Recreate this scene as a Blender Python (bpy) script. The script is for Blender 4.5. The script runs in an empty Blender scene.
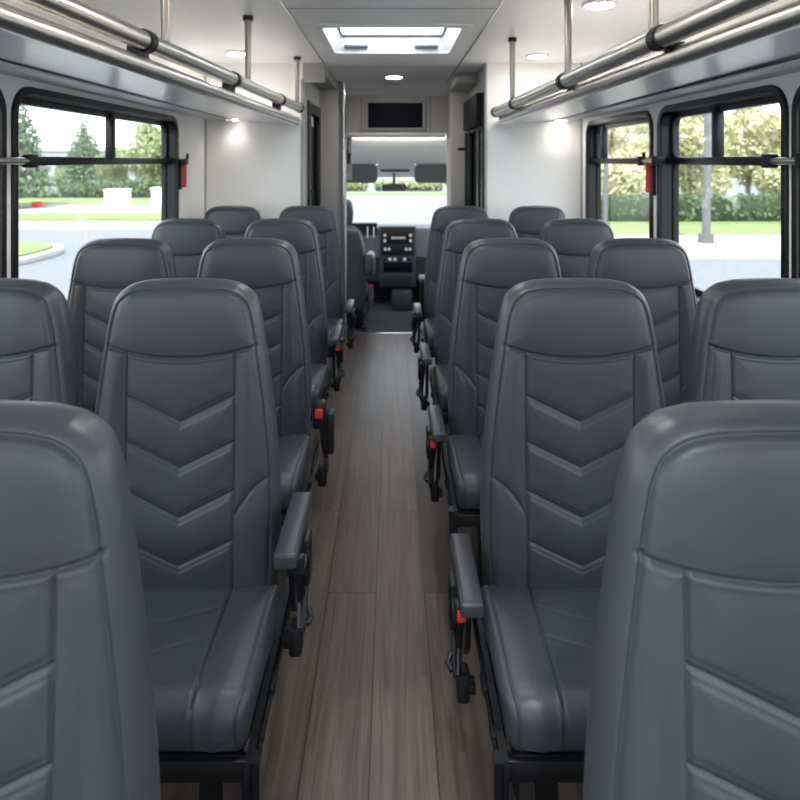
import bpy, bmesh, math, random
import numpy as np
from mathutils import Vector, Matrix

R = math.radians
random.seed(7); rng = np.random.default_rng(11)
scene = bpy.context.scene
COL = scene.collection
EYE = 1.41            # camera height above the passenger floor
CEIL = 2.035
XL, XR = -1.194, 1.213    # inner faces of the side walls
BULK = 4.15           # bulkhead that faces the passengers
GROUND = -0.75

# ------------------------------------------------------------------ materials
MATS = {}
def mat(name, color, rough=0.5, metal=0.0, bump=0.0, bscale=200.0, var=0.0, vscale=8.0, spec=0.5, coat=0.0, stretch=None):
    if name in MATS: return MATS[name]
    m = bpy.data.materials.new(name); m.use_nodes = True
    nt = m.node_tree; b = nt.nodes['Principled BSDF']
    b.inputs['Base Color'].default_value = (*color, 1)
    b.inputs['Roughness'].default_value = rough
    b.inputs['Metallic'].default_value = metal
    b.inputs['Specular IOR Level'].default_value = spec
    b.inputs['Coat Weight'].default_value = coat
    tc = nt.nodes.new('ShaderNodeTexCoord')
    src = tc.outputs['Object']
    if stretch:
        mp = nt.nodes.new('ShaderNodeMapping'); mp.inputs['Scale'].default_value = stretch
        nt.links.new(src, mp.inputs['Vector']); src = mp.outputs['Vector']
    n = nt.nodes.new('ShaderNodeTexNoise'); n.inputs['Scale'].default_value = vscale; n.inputs['Detail'].default_value = 4
    nt.links.new(src, n.inputs['Vector'])
    v = max(var, 0.03)
    mx = nt.nodes.new('ShaderNodeMix'); mx.data_type = 'RGBA'
    mx.inputs['A'].default_value = (*[c*(1-v) for c in color], 1)
    mx.inputs['B'].default_value = (*[min(1, c*(1+v)) for c in color], 1)
    nt.links.new(n.outputs['Fac'], mx.inputs['Factor'])
    nt.links.new(mx.outputs['Result'], b.inputs['Base Color'])
    if bump:
        n2 = nt.nodes.new('ShaderNodeTexNoise'); n2.inputs['Scale'].default_value = bscale; n2.inputs['Detail'].default_value = 3
        nt.links.new(src, n2.inputs['Vector'])
        bp = nt.nodes.new('ShaderNodeBump'); bp.inputs['Strength'].default_value = bump; bp.inputs['Distance'].default_value = 0.002
        nt.links.new(n2.outputs['Fac'], bp.inputs['Height']); nt.links.new(bp.outputs['Normal'], b.inputs['Normal'])
    MATS[name] = m
    return m

def glass(name, tint=(1, 1, 1), gloss=0.06):
    m = bpy.data.materials.new(name); m.use_nodes = True
    nt = m.node_tree; nt.nodes.clear()
    out = nt.nodes.new('ShaderNodeOutputMaterial'); mix = nt.nodes.new('ShaderNodeMixShader')
    t = nt.nodes.new('ShaderNodeBsdfTransparent'); t.inputs['Color'].default_value = (*tint, 1)
    g = nt.nodes.new('ShaderNodeBsdfGlossy'); g.inputs['Roughness'].default_value = 0.02
    lw = nt.nodes.new('ShaderNodeLayerWeight'); lw.inputs['Blend'].default_value = 0.15
    mr = nt.nodes.new('ShaderNodeMath'); mr.operation = 'MULTIPLY_ADD'; mr.inputs[1].default_value = 0.10; mr.inputs[2].default_value = gloss*0.15
    nt.links.new(lw.outputs['Fresnel'], mr.inputs[0]); nt.links.new(mr.outputs[0], mix.inputs['Fac'])
    nt.links.new(t.outputs[0], mix.inputs[1]); nt.links.new(g.outputs[0], mix.inputs[2])
    nt.links.new(mix.outputs[0], out.inputs['Surface'])
    return m

def emit(name, color, strength):
    m = bpy.data.materials.new(name); m.use_nodes = True
    b = m.node_tree.nodes['Principled BSDF']
    b.inputs['Base Color'].default_value = (*color, 1)
    b.inputs['Emission Color'].default_value = (*color, 1); b.inputs['Emission Strength'].default_value = strength
    return m

def translucent(name, color):
    m = bpy.data.materials.new(name); m.use_nodes = True
    nt = m.node_tree; nt.nodes.clear()
    out = nt.nodes.new('ShaderNodeOutputMaterial'); mix = nt.nodes.new('ShaderNodeMixShader'); mix.inputs['Fac'].default_value = 0.55
    t = nt.nodes.new('ShaderNodeBsdfTransparent'); t.inputs['Color'].default_value = (*color, 1)
    g = nt.nodes.new('ShaderNodeBsdfTranslucent'); g.inputs['Color'].default_value = (*color, 1)
    nt.links.new(t.outputs[0], mix.inputs[1]); nt.links.new(g.outputs[0], mix.inputs[2])
    nt.links.new(mix.outputs[0], out.inputs['Surface'])
    return m

def floor_material():
    m = bpy.data.materials.new('oak_plank_vinyl'); m.use_nodes = True
    nt = m.node_tree; b = nt.nodes['Principled BSDF']; N = nt.nodes.new; L = nt.links.new
    tc = N('ShaderNodeTexCoord'); sep = N('ShaderNodeSeparateXYZ'); L(tc.outputs['Object'], sep.inputs[0])
    add = N('ShaderNodeMath'); add.operation = 'ADD'; add.inputs[1].default_value = 0.21 + 0.158*20
    L(sep.outputs['X'], add.inputs[0])
    add2 = N('ShaderNodeMath'); add2.operation = 'ADD'; add2.inputs[1].default_value = 20.33
    L(sep.outputs['Y'], add2.inputs[0])
    cmb = N('ShaderNodeCombineXYZ'); L(add2.outputs[0], cmb.inputs['X']); L(add.outputs[0], cmb.inputs['Y'])
    br = N('ShaderNodeTexBrick'); br.offset = 0.37; br.squash = 1.0
    br.inputs['Scale'].default_value = 1.0; br.inputs['Brick Width'].default_value = 1.35; br.inputs['Row Height'].default_value = 0.158
    br.inputs['Mortar Size'].default_value = 0.0024; br.inputs['Mortar Smooth'].default_value = 0.1
    br.inputs['Color1'].default_value = (0.0, 0, 0, 1); br.inputs['Color2'].default_value = (1, 1, 1, 1); br.inputs['Mortar'].default_value = (0.5, 0.5, 0.5, 1)
    L(cmb.outputs[0], br.inputs['Vector'])
    # grain: stretched noise, shifted plank by plank
    mp = N('ShaderNodeMapping'); mp.inputs['Scale'].default_value = (1.6, 38, 1); L(cmb.outputs[0], mp.inputs['Vector'])
    sh = N('ShaderNodeVectorMath'); sh.operation = 'ADD'; L(mp.outputs[0], sh.inputs[0])
    sc = N('ShaderNodeVectorMath'); sc.operation = 'SCALE'; sc.inputs['Scale'].default_value = 37; L(br.outputs['Color'], sc.inputs[0]); L(sc.outputs[0], sh.inputs[1])
    n1 = N('ShaderNodeTexNoise'); n1.inputs['Scale'].default_value = 1.0; n1.inputs['Detail'].default_value = 6; n1.inputs['Roughness'].default_value = 0.65; n1.inputs['Distortion'].default_value = 1.2
    L(sh.outputs[0], n1.inputs['Vector'])
    n2 = N('ShaderNodeTexNoise'); n2.inputs['Scale'].default_value = 4.0; n2.inputs['Detail'].default_value = 5; L(sh.outputs[0], n2.inputs['Vector'])
    base = N('ShaderNodeMix'); base.data_type = 'RGBA'
    base.inputs['A'].default_value = (0.042, 0.028, 0.022, 1); base.inputs['B'].default_value = (0.116, 0.082, 0.064, 1); L(br.outputs['Color'], base.inputs['Factor'])
    cr = N('ShaderNodeValToRGB'); cr.color_ramp.elements[0].position = 0.34; cr.color_ramp.elements[0].color = (0.50, 0.50, 0.50, 1)
    cr.color_ramp.elements[1].position = 0.64; cr.color_ramp.elements[1].color = (1.35, 1.33, 1.30, 1); L(n1.outputs['Fac'], cr.inputs[0])
    ml = N('ShaderNodeMix'); ml.data_type = 'RGBA'; ml.blend_type = 'MULTIPLY'; ml.inputs['Factor'].default_value = 1
    L(base.outputs['Result'], ml.inputs['A']); L(cr.outputs[0], ml.inputs['B'])
    mo = N('ShaderNodeMix'); mo.data_type = 'RGBA'; mo.inputs['B'].default_value = (0.022, 0.017, 0.015, 1)
    L(br.outputs['Fac'], mo.inputs['Factor']); L(ml.outputs['Result'], mo.inputs['A'])
    L(mo.outputs['Result'], b.inputs['Base Color'])
    rr = N('ShaderNodeMapRange'); rr.inputs['To Min'].default_value = 0.27; rr.inputs['To Max'].default_value = 0.42; L(n2.outputs['Fac'], rr.inputs['Value']); L(rr.outputs[0], b.inputs['Roughness'])
    bp = N('ShaderNodeBump'); bp.inputs['Strength'].default_value = 0.4; bp.inputs['Distance'].default_value = 0.002
    sb = N('ShaderNodeMath'); sb.operation = 'SUBTRACT'; L(n1.outputs['Fac'], sb.inputs[0]); L(br.outputs['Fac'], sb.inputs[1])
    L(sb.outputs[0], bp.inputs['Height']); L(bp.outputs[0], b.inputs['Normal'])
    return m

def leaf_material(name, c1, c2):
    m = bpy.data.materials.new(name); m.use_nodes = True
    nt = m.node_tree; b = nt.nodes['Principled BSDF']
    g = nt.nodes.new('ShaderNodeNewGeometry'); cr = nt.nodes.new('ShaderNodeValToRGB')
    cr.color_ramp.elements[0].color = (*c1, 1); cr.color_ramp.elements[1].color = (*c2, 1)
    nt.links.new(g.outputs['Random Per Island'], cr.inputs[0]); nt.links.new(cr.outputs[0], b.inputs['Base Color'])
    b.inputs['Roughness'].default_value = 0.6
    return m

def asphalt(name, c, v=0.12, s=3.0):
    return mat(name, c, 0.9, var=v, vscale=s, bump=0.3, bscale=60)

M = dict(
    leather=mat('slate_leather', (0.047, 0.053, 0.064), 0.39, bump=0.10, bscale=420, var=0.06, vscale=5),
    black=mat('black_powder_coat', (0.007, 0.008, 0.010), 0.32, bump=0.05, bscale=500, spec=0.35),
    blackp=mat('black_plastic', (0.008, 0.009, 0.011), 0.42, spec=0.3),
    armpad=mat('charcoal_armrest_vinyl', (0.036, 0.040, 0.050), 0.4, bump=0.06, bscale=600),
    rail=mat('brushed_stainless', (0.72, 0.69, 0.64), 0.30, 1.0, var=0.05, vscale=30),
    polem=mat('aged_steel_pole', (0.33, 0.31, 0.28), 0.30, 1.0),
    chrome=mat('satin_chrome', (0.72, 0.73, 0.75), 0.22, 1.0),
    red=mat('red_plastic', (0.60, 0.035, 0.025), 0.35),
    wall=mat('ivory_wall_laminate', (0.90, 0.88, 0.84), 0.45, bump=0.03, bscale=300),
    ceil=mat('light_grey_ceiling', (0.90, 0.90, 0.885), 0.42, var=0.03, vscale=2),
    grey=mat('warm_grey_panel', (0.36, 0.35, 0.34), 0.5, bump=0.05, bscale=250),
    shelf=mat('shelf_laminate', (0.88, 0.88, 0.89), 0.26, 0.3, var=0.05, vscale=3),
    strip=mat('grey_woodgrain_laminate', (0.55, 0.54, 0.53), 0.4, var=0.30, vscale=10, stretch=(14, 0.8, 14)),
    white=mat('white_plastic', (0.85, 0.85, 0.85), 0.4),
    headl=mat('headliner_fabric', (0.84, 0.82, 0.79), 0.9, bump=0.1, bscale=400),
    visor=mat('grey_visor_fabric', (0.045, 0.047, 0.05), 0.9),
    dash=mat('dash_blue_grey', (0.115, 0.125, 0.14), 0.55, bump=0.1, bscale=350),
    dashd=mat('dash_dark', (0.030, 0.032, 0.037), 0.5),
    screen=mat('dark_screen', (0.004, 0.005, 0.009), 0.45, spec=0.06),
    display=mat('grey_display', (0.35, 0.37, 0.38), 0.3),
    knob=mat('pale_markings', (0.6, 0.6, 0.6), 0.4),
    carpet=mat('dark_cab_mat', (0.035, 0.035, 0.04), 0.85, bump=0.3, bscale=200),
    clear=glass('window_glass', (0.97, 0.985, 0.98)),
    tint=glass('tinted_glass', (0.25, 0.27, 0.28), 0.1),
    frost=translucent('frosted_hatch_acrylic', (0.93, 0.95, 0.98)),
    lens=emit('lamp_lens', (1.0, 0.96, 0.90), 14.0),
    asphalt=asphalt('parking_asphalt', (0.165, 0.17, 0.18)),
    concrete=asphalt('pale_concrete', (0.35, 0.34, 0.325)),
    lawn=asphalt('lawn_grass', (0.175, 0.215, 0.072), 0.3, 1.5),
    bark=mat('grey_bark', (0.22, 0.19, 0.16), 0.9, bump=0.6, bscale=30),
    conifer=leaf_material('conifer_needles', (0.085, 0.145, 0.08), (0.23, 0.30, 0.19)),
    green=leaf_material('green_leaves', (0.20, 0.27, 0.11), (0.42, 0.47, 0.25)),
    autumn=leaf_material('autumn_leaves', (0.38, 0.40, 0.21), (0.66, 0.61, 0.38)),
    hedge=leaf_material('hedge_leaves', (0.06, 0.105, 0.045), (0.15, 0.21, 0.09)),
    facade=mat('pale_facade', (0.30, 0.31, 0.33), 0.7),
    galv=mat('weathered_pole_grey', (0.14, 0.14, 0.145), 0.6, 0.2),
    floor=floor_material(), hedge_t=mat('hedge_twigs', (0.03, 0.05, 0.02), 0.9),
)

# ------------------------------------------------------------------ mesh pieces: every piece is (verts Nx3, faces)
def rbox(c, s, r=0.0, seg=2):
    bm = bmesh.new(); bmesh.ops.create_cube(bm, size=1.0)
    for v in bm.verts: v.co = Vector((v.co.x*s[0], v.co.y*s[1], v.co.z*s[2]))
    if r > 0: bmesh.ops.bevel(bm, geom=list(bm.edges), offset=min(r, 0.49*min(s)), segments=seg, profile=0.5, affect='EDGES')
    bm.verts.index_update()
    vs = np.array([v.co[:] for v in bm.verts]) + np.array(c); fs = [[v.index for v in f.verts] for f in bm.faces]
    bm.free(); return vs, fs

def b2(x0, x1, y0, y1, z0, z1, r=0.0, seg=2):
    return rbox(((x0+x1)/2, (y0+y1)/2, (z0+z1)/2), (x1-x0, y1-y0, z1-z0), r, seg)

def tube(pts, r, n=16, caps=True):
    pts = [Vector(p) for p in pts]; vs = []; fs = []
    rad = r if isinstance(r, (list, tuple)) else [r]*len(pts)
    prev = None
    for i, p in enumerate(pts):
        t = (pts[min(i+1, len(pts)-1)] - pts[max(i-1, 0)]).normalized()
        if prev is None:
            a = Vector((0, 0, 1)) if abs(t.z) < 0.9 else Vector((1, 0, 0))
            u = t.cross(a).normalized()
        else:
            u = (prev - t*prev.dot(t)).normalized()
        prev = u; w = t.cross(u)
        for k in range(n):
            a = 2*math.pi*k/n
            vs.append(p + (u*math.cos(a) + w*math.sin(a))*rad[i])
    for i in range(len(pts)-1):
        for k in range(n):
            fs.append([i*n+k, i*n+(k+1) % n, (i+1)*n+(k+1) % n, (i+1)*n+k])
    if caps:
        fs.append(list(range(n))[::-1]); fs.append([(len(pts)-1)*n+k for k in range(n)])
    return np.array([v[:] for v in vs]), fs

def ellipsoid(c, s, n=20, m=12):
    vs = []; fs = []
    for j in range(m+1):
        ph = math.pi*j/m
        for k in range(n):
            a = 2*math.pi*k/n
            vs.append((c[0]+s[0]*math.sin(ph)*math.cos(a), c[1]+s[1]*math.sin(ph)*math.sin(a), c[2]+s[2]*math.cos(ph)))
    for j in range(m):
        for k in range(n):
            fs.append([j*n+k, (j+1)*n+k, (j+1)*n+(k+1) % n, j*n+(k+1) % n])
    return np.array(vs), fs

def rrect(u0, v0, u1, v1, r, seg=8):
    out = []
    for cx, cy, a0 in ((u1-r, v1-r, 0), (u0+r, v1-r, 90), (u0+r, v0+r, 180), (u1-r, v0+r, 270)):
        for k in range(seg+1):
            a = R(a0 + 90*k/seg); out.append((cx+r*math.cos(a), cy+r*math.sin(a)))
    return out

def plate(outer, holes, th, mapper, bevel=0.0):
    """flat shape with holes, thickness th centred on w=0; mapper(u,v,w)->xyz"""
    cu = bpy.data.curves.new('tmp', 'CURVE'); cu.dimensions = '2D'; cu.fill_mode = 'BOTH'
    cu.extrude = max(th/2-bevel, 0.0); cu.bevel_depth = bevel; cu.bevel_resolution = 2; cu.offset = -bevel
    for ring in [outer]+list(holes):
        sp = cu.splines.new('POLY'); sp.points.add(len(ring)-1)
        for p, q in zip(sp.points, ring): p.co = (q[0], q[1], 0, 1)
        sp.use_cyclic_u = True
    ob = bpy.data.objects.new('tmp', cu); me = bpy.data.meshes.new_from_object(ob)
    vs = np.array([mapper(*v.co) for v in me.vertices]); fs = [list(p.vertices) for p in me.polygons]
    bpy.data.objects.remove(ob); bpy.data.curves.remove(cu); bpy.data.meshes.remove(me)
    return vs, fs

def extrude_profile(prof, x0, x1):
    """closed (y,z) profile swept along x"""
    n = len(prof)
    vs = [(x0, p[0], p[1]) for p in prof]+[(x1, p[0], p[1]) for p in prof]
    fs = [[i, (i+1) % n, n+(i+1) % n, n+i] for i in range(n)]+[list(range(n))[::-1], list(range(n, 2*n))]
    return np.array(vs), fs

def disc(c, r, th, axis='z', n=32, bevel=0.0):
    a, b = Vector(c), Vector(c)
    d = {'x': Vector((1, 0, 0)), 'y': Vector((0, 1, 0)), 'z': Vector((0, 0, 1))}[axis]*(th/2)
    return tube([a-d, a+d], r, n)

def mirror(piece):
    v, f = piece; v = np.array(v, float).copy(); v[:, 0] *= -1
    return v, [list(q)[::-1] for q in f]

# ------------------------------------------------------------------ objects
def mesh_of(name, pieces, m, angle=35, merge=False):
    if isinstance(pieces, tuple): pieces = [pieces]
    vs = []; fs = []; off = 0
    for v, f in pieces:
        vs.append(np.asarray(v, float)); fs += [[i+off for i in q] for q in f]; off += len(v)
    me = bpy.data.meshes.new(name); me.from_pydata(np.concatenate(vs).tolist(), [], fs)
    bm = bmesh.new(); bm.from_mesh(me)
    if merge: bmesh.ops.remove_doubles(bm, verts=bm.verts, dist=2e-5)
    bmesh.ops.recalc_face_normals(bm, faces=bm.faces); bm.to_mesh(me); bm.free()
    me.shade_smooth()
    if angle: me.set_sharp_from_angle(angle=R(angle))
    me.materials.append(m); me.update()
    return me

def link(name, me, parent=None, loc=(0, 0, 0)):
    o = bpy.data.objects.new(name, me); COL.objects.link(o); o.location = loc
    if parent is not None: o.parent = parent
    return o

ORIG = {}
def thing(name, loc, label=None, cat=None, group=None, kind=None):
    o = bpy.data.objects.new(name, None); o.empty_display_size = 0.1; COL.objects.link(o); o.location = loc
    ORIG[o] = Vector(loc); tagp(o, label, cat, group, kind); return o

def tagp(o, label=None, cat=None, group=None, kind=None):
    if label: o['label'] = label
    if cat: o['category'] = cat
    if group: o['group'] = group
    if kind: o['kind'] = kind
    return o

def part(name, pieces, m, parent, label=None, angle=35):
    """pieces in world coordinates; stored relative to the parent's origin"""
    if isinstance(pieces, tuple): pieces = [pieces]
    off = np.array(ORIG[parent][:]); pieces = [(np.asarray(v, float)-off, f) for v, f in pieces]
    o = link(name, mesh_of(name, pieces, m, angle), parent); ORIG[o] = ORIG[parent]
    if label: o['label'] = label
    return o

def solo(name, pieces, m, base, label=None, cat=None, group=None, kind=None, angle=35):
    if isinstance(pieces, tuple): pieces = [pieces]
    b = np.array(base, float); pieces = [(np.asarray(v, float)-b, f) for v, f in pieces]
    o = link(name, mesh_of(name, pieces, m, angle), None, base); ORIG[o] = Vector(base)
    return tagp(o, label, cat, group, kind)

def struct(name, pieces, m, angle=35):
    return solo(name, pieces, m, (0, 0, 0), kind='structure', angle=angle)

# ================================================================== SETTING
REAR = -1.45
struct('floor', b2(XL-0.03, XR+0.03, REAR-0.02, 5.33, -0.06, 0.0), M['floor'])
struct('trim_1', b2(-0.40, 0.47, 5.315, 5.345, -0.15, 0.004, 0.002), M['chrome'])        # step nosing

WZ0, WZ1, WR = 0.84, 1.64, 0.085
LW = [(2.05, 3.60, 2.86), (0.35, 1.985, 1.20), (-1.30, 0.28, -0.5)]
RW = [(3.03, 4.03, 3.86), (2.0, 2.94, 2.51), (0.30, 1.945, 1.10), (-1.30, 0.22, -0.5)]  # rearmost window on each side is out of view, added for light

def side_wall(name, x, sgn, wins):
    holes = [rrect(a, WZ0, b, WZ1, WR) for a, b, _ in wins]
    outer = [(REAR, -0.05), (BULK+0.03, -0.05), (BULK+0.03, CEIL+0.02), (REAR, CEIL+0.02)]
    struct(name, plate(outer, holes, 0.05, lambda u, v, w: (x+sgn*0.025+w, u, v)), M['wall'])
side_wall('wall_left', XL, -1, LW)
side_wall('wall_right', XR, 1, RW)
struct('wall_back', plate([(XL-0.05, -0.05), (XR+0.05, -0.05), (XR+0.05, CEIL+0.02), (XL-0.05, CEIL+0.02)], [rrect(-0.95, 0.75, 0.95, 1.80, 0.1)], 0.05, lambda u, v, w: (u, REAR-0.025+w, v)), M['wall'])
wb = thing('window_9', (0, REAR, 0.75), kind='structure')  # unseen rear window, added as daylight fill on the seat fronts
part('window_frame', plate(rrect(-0.965, 0.735, 0.965, 1.815, 0.11), [rrect(-0.93, 0.77, 0.93, 1.78, 0.08)], 0.07, lambda u, v, w: (u, REAR-0.03+w, v), 0.003), M['black'], wb)
part('glass', plate(rrect(-0.94, 0.76, 0.94, 1.79, 0.08), [], 0.004, lambda u, v, w: (u, REAR-0.04+w, v)), M['clear'], wb)

def window(idx, x, sgn, y0, y1, mul):
    w = thing('window_%d' % idx, (x, (y0+y1)/2, WZ0), kind='structure')
    mp = lambda d: (lambda u, v, q: (x+sgn*d+q, u, v))
    e = 0.014
    fl = plate(rrect(y0-e, WZ0-e, y1+e, WZ1+e, WR+e), [rrect(y0+0.012, WZ0+0.012, y1-0.012, WZ1-0.012, WR-0.012)], 0.014, mp(-0.004), 0.003)
    jb = plate(rrect(y0, WZ0, y1, WZ1, WR), [rrect(y0+0.016, WZ0+0.016, y1-0.016, WZ1-0.016, WR-0.016)], 0.078, mp(0.039), 0.0)
    part('window_frame', [fl, jb], M['black'], w)
    i0, i1 = 0.014, 0.040
    zb = 1.410
    up = plate(rrect(y0+i0, zb-0.01, y1-i0, WZ1-i0, WR-i0), [rrect(y0+i1, zb+0.016, y1-i1, WZ1-i1, 0.035)], 0.03, mp(0.055), 0.003)
    lo = plate(rrect(y0+i0, WZ0+i0, y1-i0, zb+0.01, WR-i0), [rrect(y0+i1-0.015, WZ0+i1, y1-i1+0.015, zb-0.016, 0.03)], 0.024, mp(0.060), 0.003)
    part('sash', [up, lo], M['black'], w)
    part('transom', b2(x+sgn*0.03-0.012, x+sgn*0.03+0.012, y0+i0, y1-i0, zb-0.016, zb+0.016, 0.004), M['black'], w)
    part('mullion', b2(x+sgn*0.045-0.016, x+sgn*0.045+0.016, mul-0.020, mul+0.020, zb, WZ1-0.02, 0.004), M['black'], w)
    part('glass', plate(rrect(y0+0.02, WZ0+0.02, y1-0.02, WZ1-0.02, WR-0.02), [], 0.004, mp(0.066)), M['clear'], w)
    return w
wi = 1
for a, b, m_ in LW: window(wi, XL, -1, a, b, m_); wi += 1
for a, b, m_ in RW: window(wi, XR, 1, a, b, m_); wi += 1

# bulkheads facing the passengers
struct('wall_front_left', b2(XL-0.05, -0.565, BULK, BULK+0.04, -0.05, CEIL+0.02, 0.0), M['wall'])
struct('wall_front_right', b2(0.60, XR+0.05, BULK, BULK+0.04, -0.05, CEIL+0.02, 0.0), M['wall'])
struct('trim_2', b2(XL-0.001, XL+0.008, BULK-0.012, BULK, 0, CEIL), M['grey'])
struct('trim_3', b2(XR-0.008, XR+0.001, BULK-0.012, BULK, 0, CEIL), M['grey'])

# ceiling with the hatch opening
HX, HY0, HY1 = 0.33, 3.0, 3.73
hole = rrect(-HX, HY0, HX, HY1, 0.03); hole_rear = rrect(-HX, -0.75, HX, 0.15, 0.03)  # rear opening serves the added, unseen hatch
struct('ceiling', plate([(XL-0.05, REAR-0.05), (XR+0.05, REAR-0.05), (XR+0.05, 5.62), (XL-0.05, 5.62)], [hole, hole_rear], 0.03, lambda u, v, w: (u, v, CEIL+0.015+w)), M['ceil'])
struct('trim_4', b2(-0.436, -0.428, REAR, 5.5, CEIL-0.005, CEIL, 0.001), M['chrome'])
struct('trim_5', b2(0.428, 0.436, REAR, 5.5, CEIL-0.005, CEIL, 0.001), M['chrome'])
struct('trim_6', b2(-0.428, 0.428, 2.66, 2.664, CEIL-0.002, CEIL), M['grey'])
struct('trim_7', b2(-0.428, 0.428, 4.30, 4.306, CEIL-0.003, CEIL), M['grey'])
struct('trim_8', extrude_profile([(5.25, CEIL), (5.5, CEIL-0.075), (5.5, CEIL)], -0.42, 0.48), M['ceil'])

# ---- corridor past the bulkhead
def corridor_wall(name, x, sgn, d0, d1, ztop):
    outer = [(BULK+0.04, -0.05), (5.1, -0.05), (5.1, CEIL+0.01), (BULK+0.04, CEIL+0.01)]
    struct(name, plate(outer, [[(d0, 0.0), (d1, 0.0), (d1, ztop), (d0, ztop)]], 0.03, lambda u, v, w: (x+sgn*0.015+w, u, v)), M['grey'])
corridor_wall('wall_passage_left', -0.565, -1, 4.33, 5.04, 1.82)
corridor_wall('wall_passage_right', 0.60, 1, 4.22, 5.06, 1.86)
struct('wall_partition_left', b2(-0.60, -0.385, 5.1, 5.5, -0.05, CEIL, 0.004), M['grey'])
struct('wall_partition_right', b2(0.462, 0.64, 5.1, 5.5, -0.05, CEIL, 0.004), M['grey'])
struct('trim_9', tube([(-0.378, 5.085, 0), (-0.378, 5.085, CEIL)], 0.014, 14), M['chrome'])
struct('trim_10', tube([(-0.572, BULK-0.002, 0), (-0.572, BULK-0.002, 1.93)], 0.010, 12), M['grey'])
struct('trim_11', b2(0.592, 0.606, BULK-0.010, BULK+0.02, 0, CEIL, 0.004), M['grey'])
struct('trim_12', [extrude_profile([(BULK-0.004, 1.91), (BULK+0.05, 1.97), (5.1, 1.97), (5.1, CEIL), (BULK-0.004, CEIL)], -0.57, -0.43)], M['grey'])
struct('trim_13', b2(0.445, 0.60, 4.55, 5.1, 1.955, CEIL, 0.01), M['grey'])

d1 = thing('door_1', (-0.575, 4.68, 0), kind='structure')
mpl = lambda u, v, w: (-0.575+w, u, v)
part('door_frame', plate([(4.335, 0), (5.035, 0), (5.035, 1.815), (4.335, 1.815)], [rrect(4.43, 0.35, 4.95, 1.74, 0.04)], 0.05, mpl, 0.004), M['black'], d1)
part('pane', plate(rrect(4.42, 0.34, 4.96, 1.75, 0.04), [], 0.005, mpl), M['tint'], d1)
part('door_handle', tube([(-0.55, 4.385, 1.08), (-0.535, 4.385, 1.09), (-0.535, 4.385, 1.20), (-0.55, 4.385, 1.21)], 0.01, 10), M['blackp'], d1)
d2 = thing('door_2', (0.61, 4.64, 0), kind='structure')
mpr = lambda u, v, w: (0.61+w, u, v)
part('door_frame', plate([(4.225, 0), (5.055, 0), (5.055, 1.855), (4.225, 1.855)], [rrect(4.285, 0.35, 4.42, 1.62, 0.02), rrect(4.50, 0.35, 4.98, 1.62, 0.03)], 0.05, mpr, 0.004), M['black'], d2)
part('pane', [plate(rrect(4.275, 0.34, 4.43, 1.63, 0.02), [], 0.005, mpr), plate(rrect(4.49, 0.34, 4.99, 1.63, 0.03), [], 0.005, mpr)], M['tint'], d2)
part('door_operator_box', b2(0.545, 0.60, 4.23, 4.98, 1.64, 1.855, 0.008), mat('matte_black', (0.008, 0.008, 0.009), 0.6, spec=0.15), d2)
part('door_arm', [tube([(0.565, 4.95, 1.50), (0.50, 4.93, 1.50)], 0.012, 10), tube([(0.56, 4.90, 1.0), (0.56, 4.90, 1.62)], 0.012, 10)], M['black'], d2)

# header wall above the cab opening and the cab shell
struct('wall_header', b2(-0.60, 0.64, 5.5, 5.56, 1.645, CEIL, 0.0), M['grey'])
struct('trim_14', b2(-0.39, 0.465, 5.485, 5.56, 1.628, 1.645, 0.003), M['white'])
cs = thing('cab_fill_strip', (0.04, 5.575, 1.63), 'thin white fill strip added under the television header to light the cab headliner', 'light')  # lamp added on the cab side of the white trim to brighten the headliner
part('strip_housing', b2(-0.38, 0.455, 5.562, 5.58, 1.612, 1.636, 0.003), M['white'], cs)
part('strip_lens', b2(-0.375, 0.45, 5.579, 5.585, 1.618, 1.630, 0.002), emit('strip_lens', (1.0, 0.97, 0.92), 1.1), cs)
ld = bpy.data.lights.new('strip_beam', 'AREA'); ld.shape = 'RECTANGLE'; ld.size = 0.82; ld.size_y = 0.018; ld.energy = 3.2; ld.color = (1, 0.96, 0.9)
lo = bpy.data.objects.new('strip_beam', ld); COL.objects.link(lo); lo.location = (0.04, 5.59, 1.62); lo.rotation_euler = (R(90-8), 0, 0)
struct('trim_15', [b2(-0.262, -0.258, 5.496, 5.50, 1.65, 1.96), b2(0.32, 0.324, 5.496, 5.50, 1.65, 1.96)], M['dashd'])
# headliner slopes to the windshield top
struct('ceiling_cab', extrude_profile([(5.56, 1.645), (6.2, 1.47), (6.95, 1.245), (7.0, 1.235), (7.0, 1.30), (6.3, 1.60), (5.56, 1.70)], -1.0, 1.0), M['headl'])
for nm, x, s in (('wall_cab_left', -1.0, -1), ('wall_cab_right', 1.0, 1)):
    outer = [(5.5, -0.25), (7.6, -0.25), (7.6, 0.70), (7.0, 1.26), (6.3, 1.56), (5.5, 1.70)]
    hl = [(5.65, 0.45), (7.35, 0.45), (7.35, 0.80), (6.85, 1.18), (6.2, 1.42), (5.65, 1.50)]
    struct(nm, plate(outer, [hl], 0.04, (lambda x, s: (lambda u, v, w: (x+s*0.02+w, u, v)))(x, s)), M['headl'])
for k_, x_ in ((10, -1.02), (11, 1.02)):
    struct('window_%d' % k_, plate([(5.66, 0.46), (7.34, 0.46), (7.34, 0.79), (6.84, 1.17), (6.2, 1.41), (5.66, 1.49)], [], 0.004, (lambda x_: (lambda u, v, w: (x_+w, u, v)))(x_)), M['clear'])
struct('wall_cab_back_left', b2(-1.03, -0.59, 5.5, 5.54, -0.25, 1.70), M['grey'])
struct('wall_cab_back_right', b2(0.63, 1.03, 5.5, 5.54, -0.25, 1.70), M['grey'])
struct('floor_cab', b2(-1.02, 1.02, 5.345, 7.45, -0.21, -0.15), M['carpet'])
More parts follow.
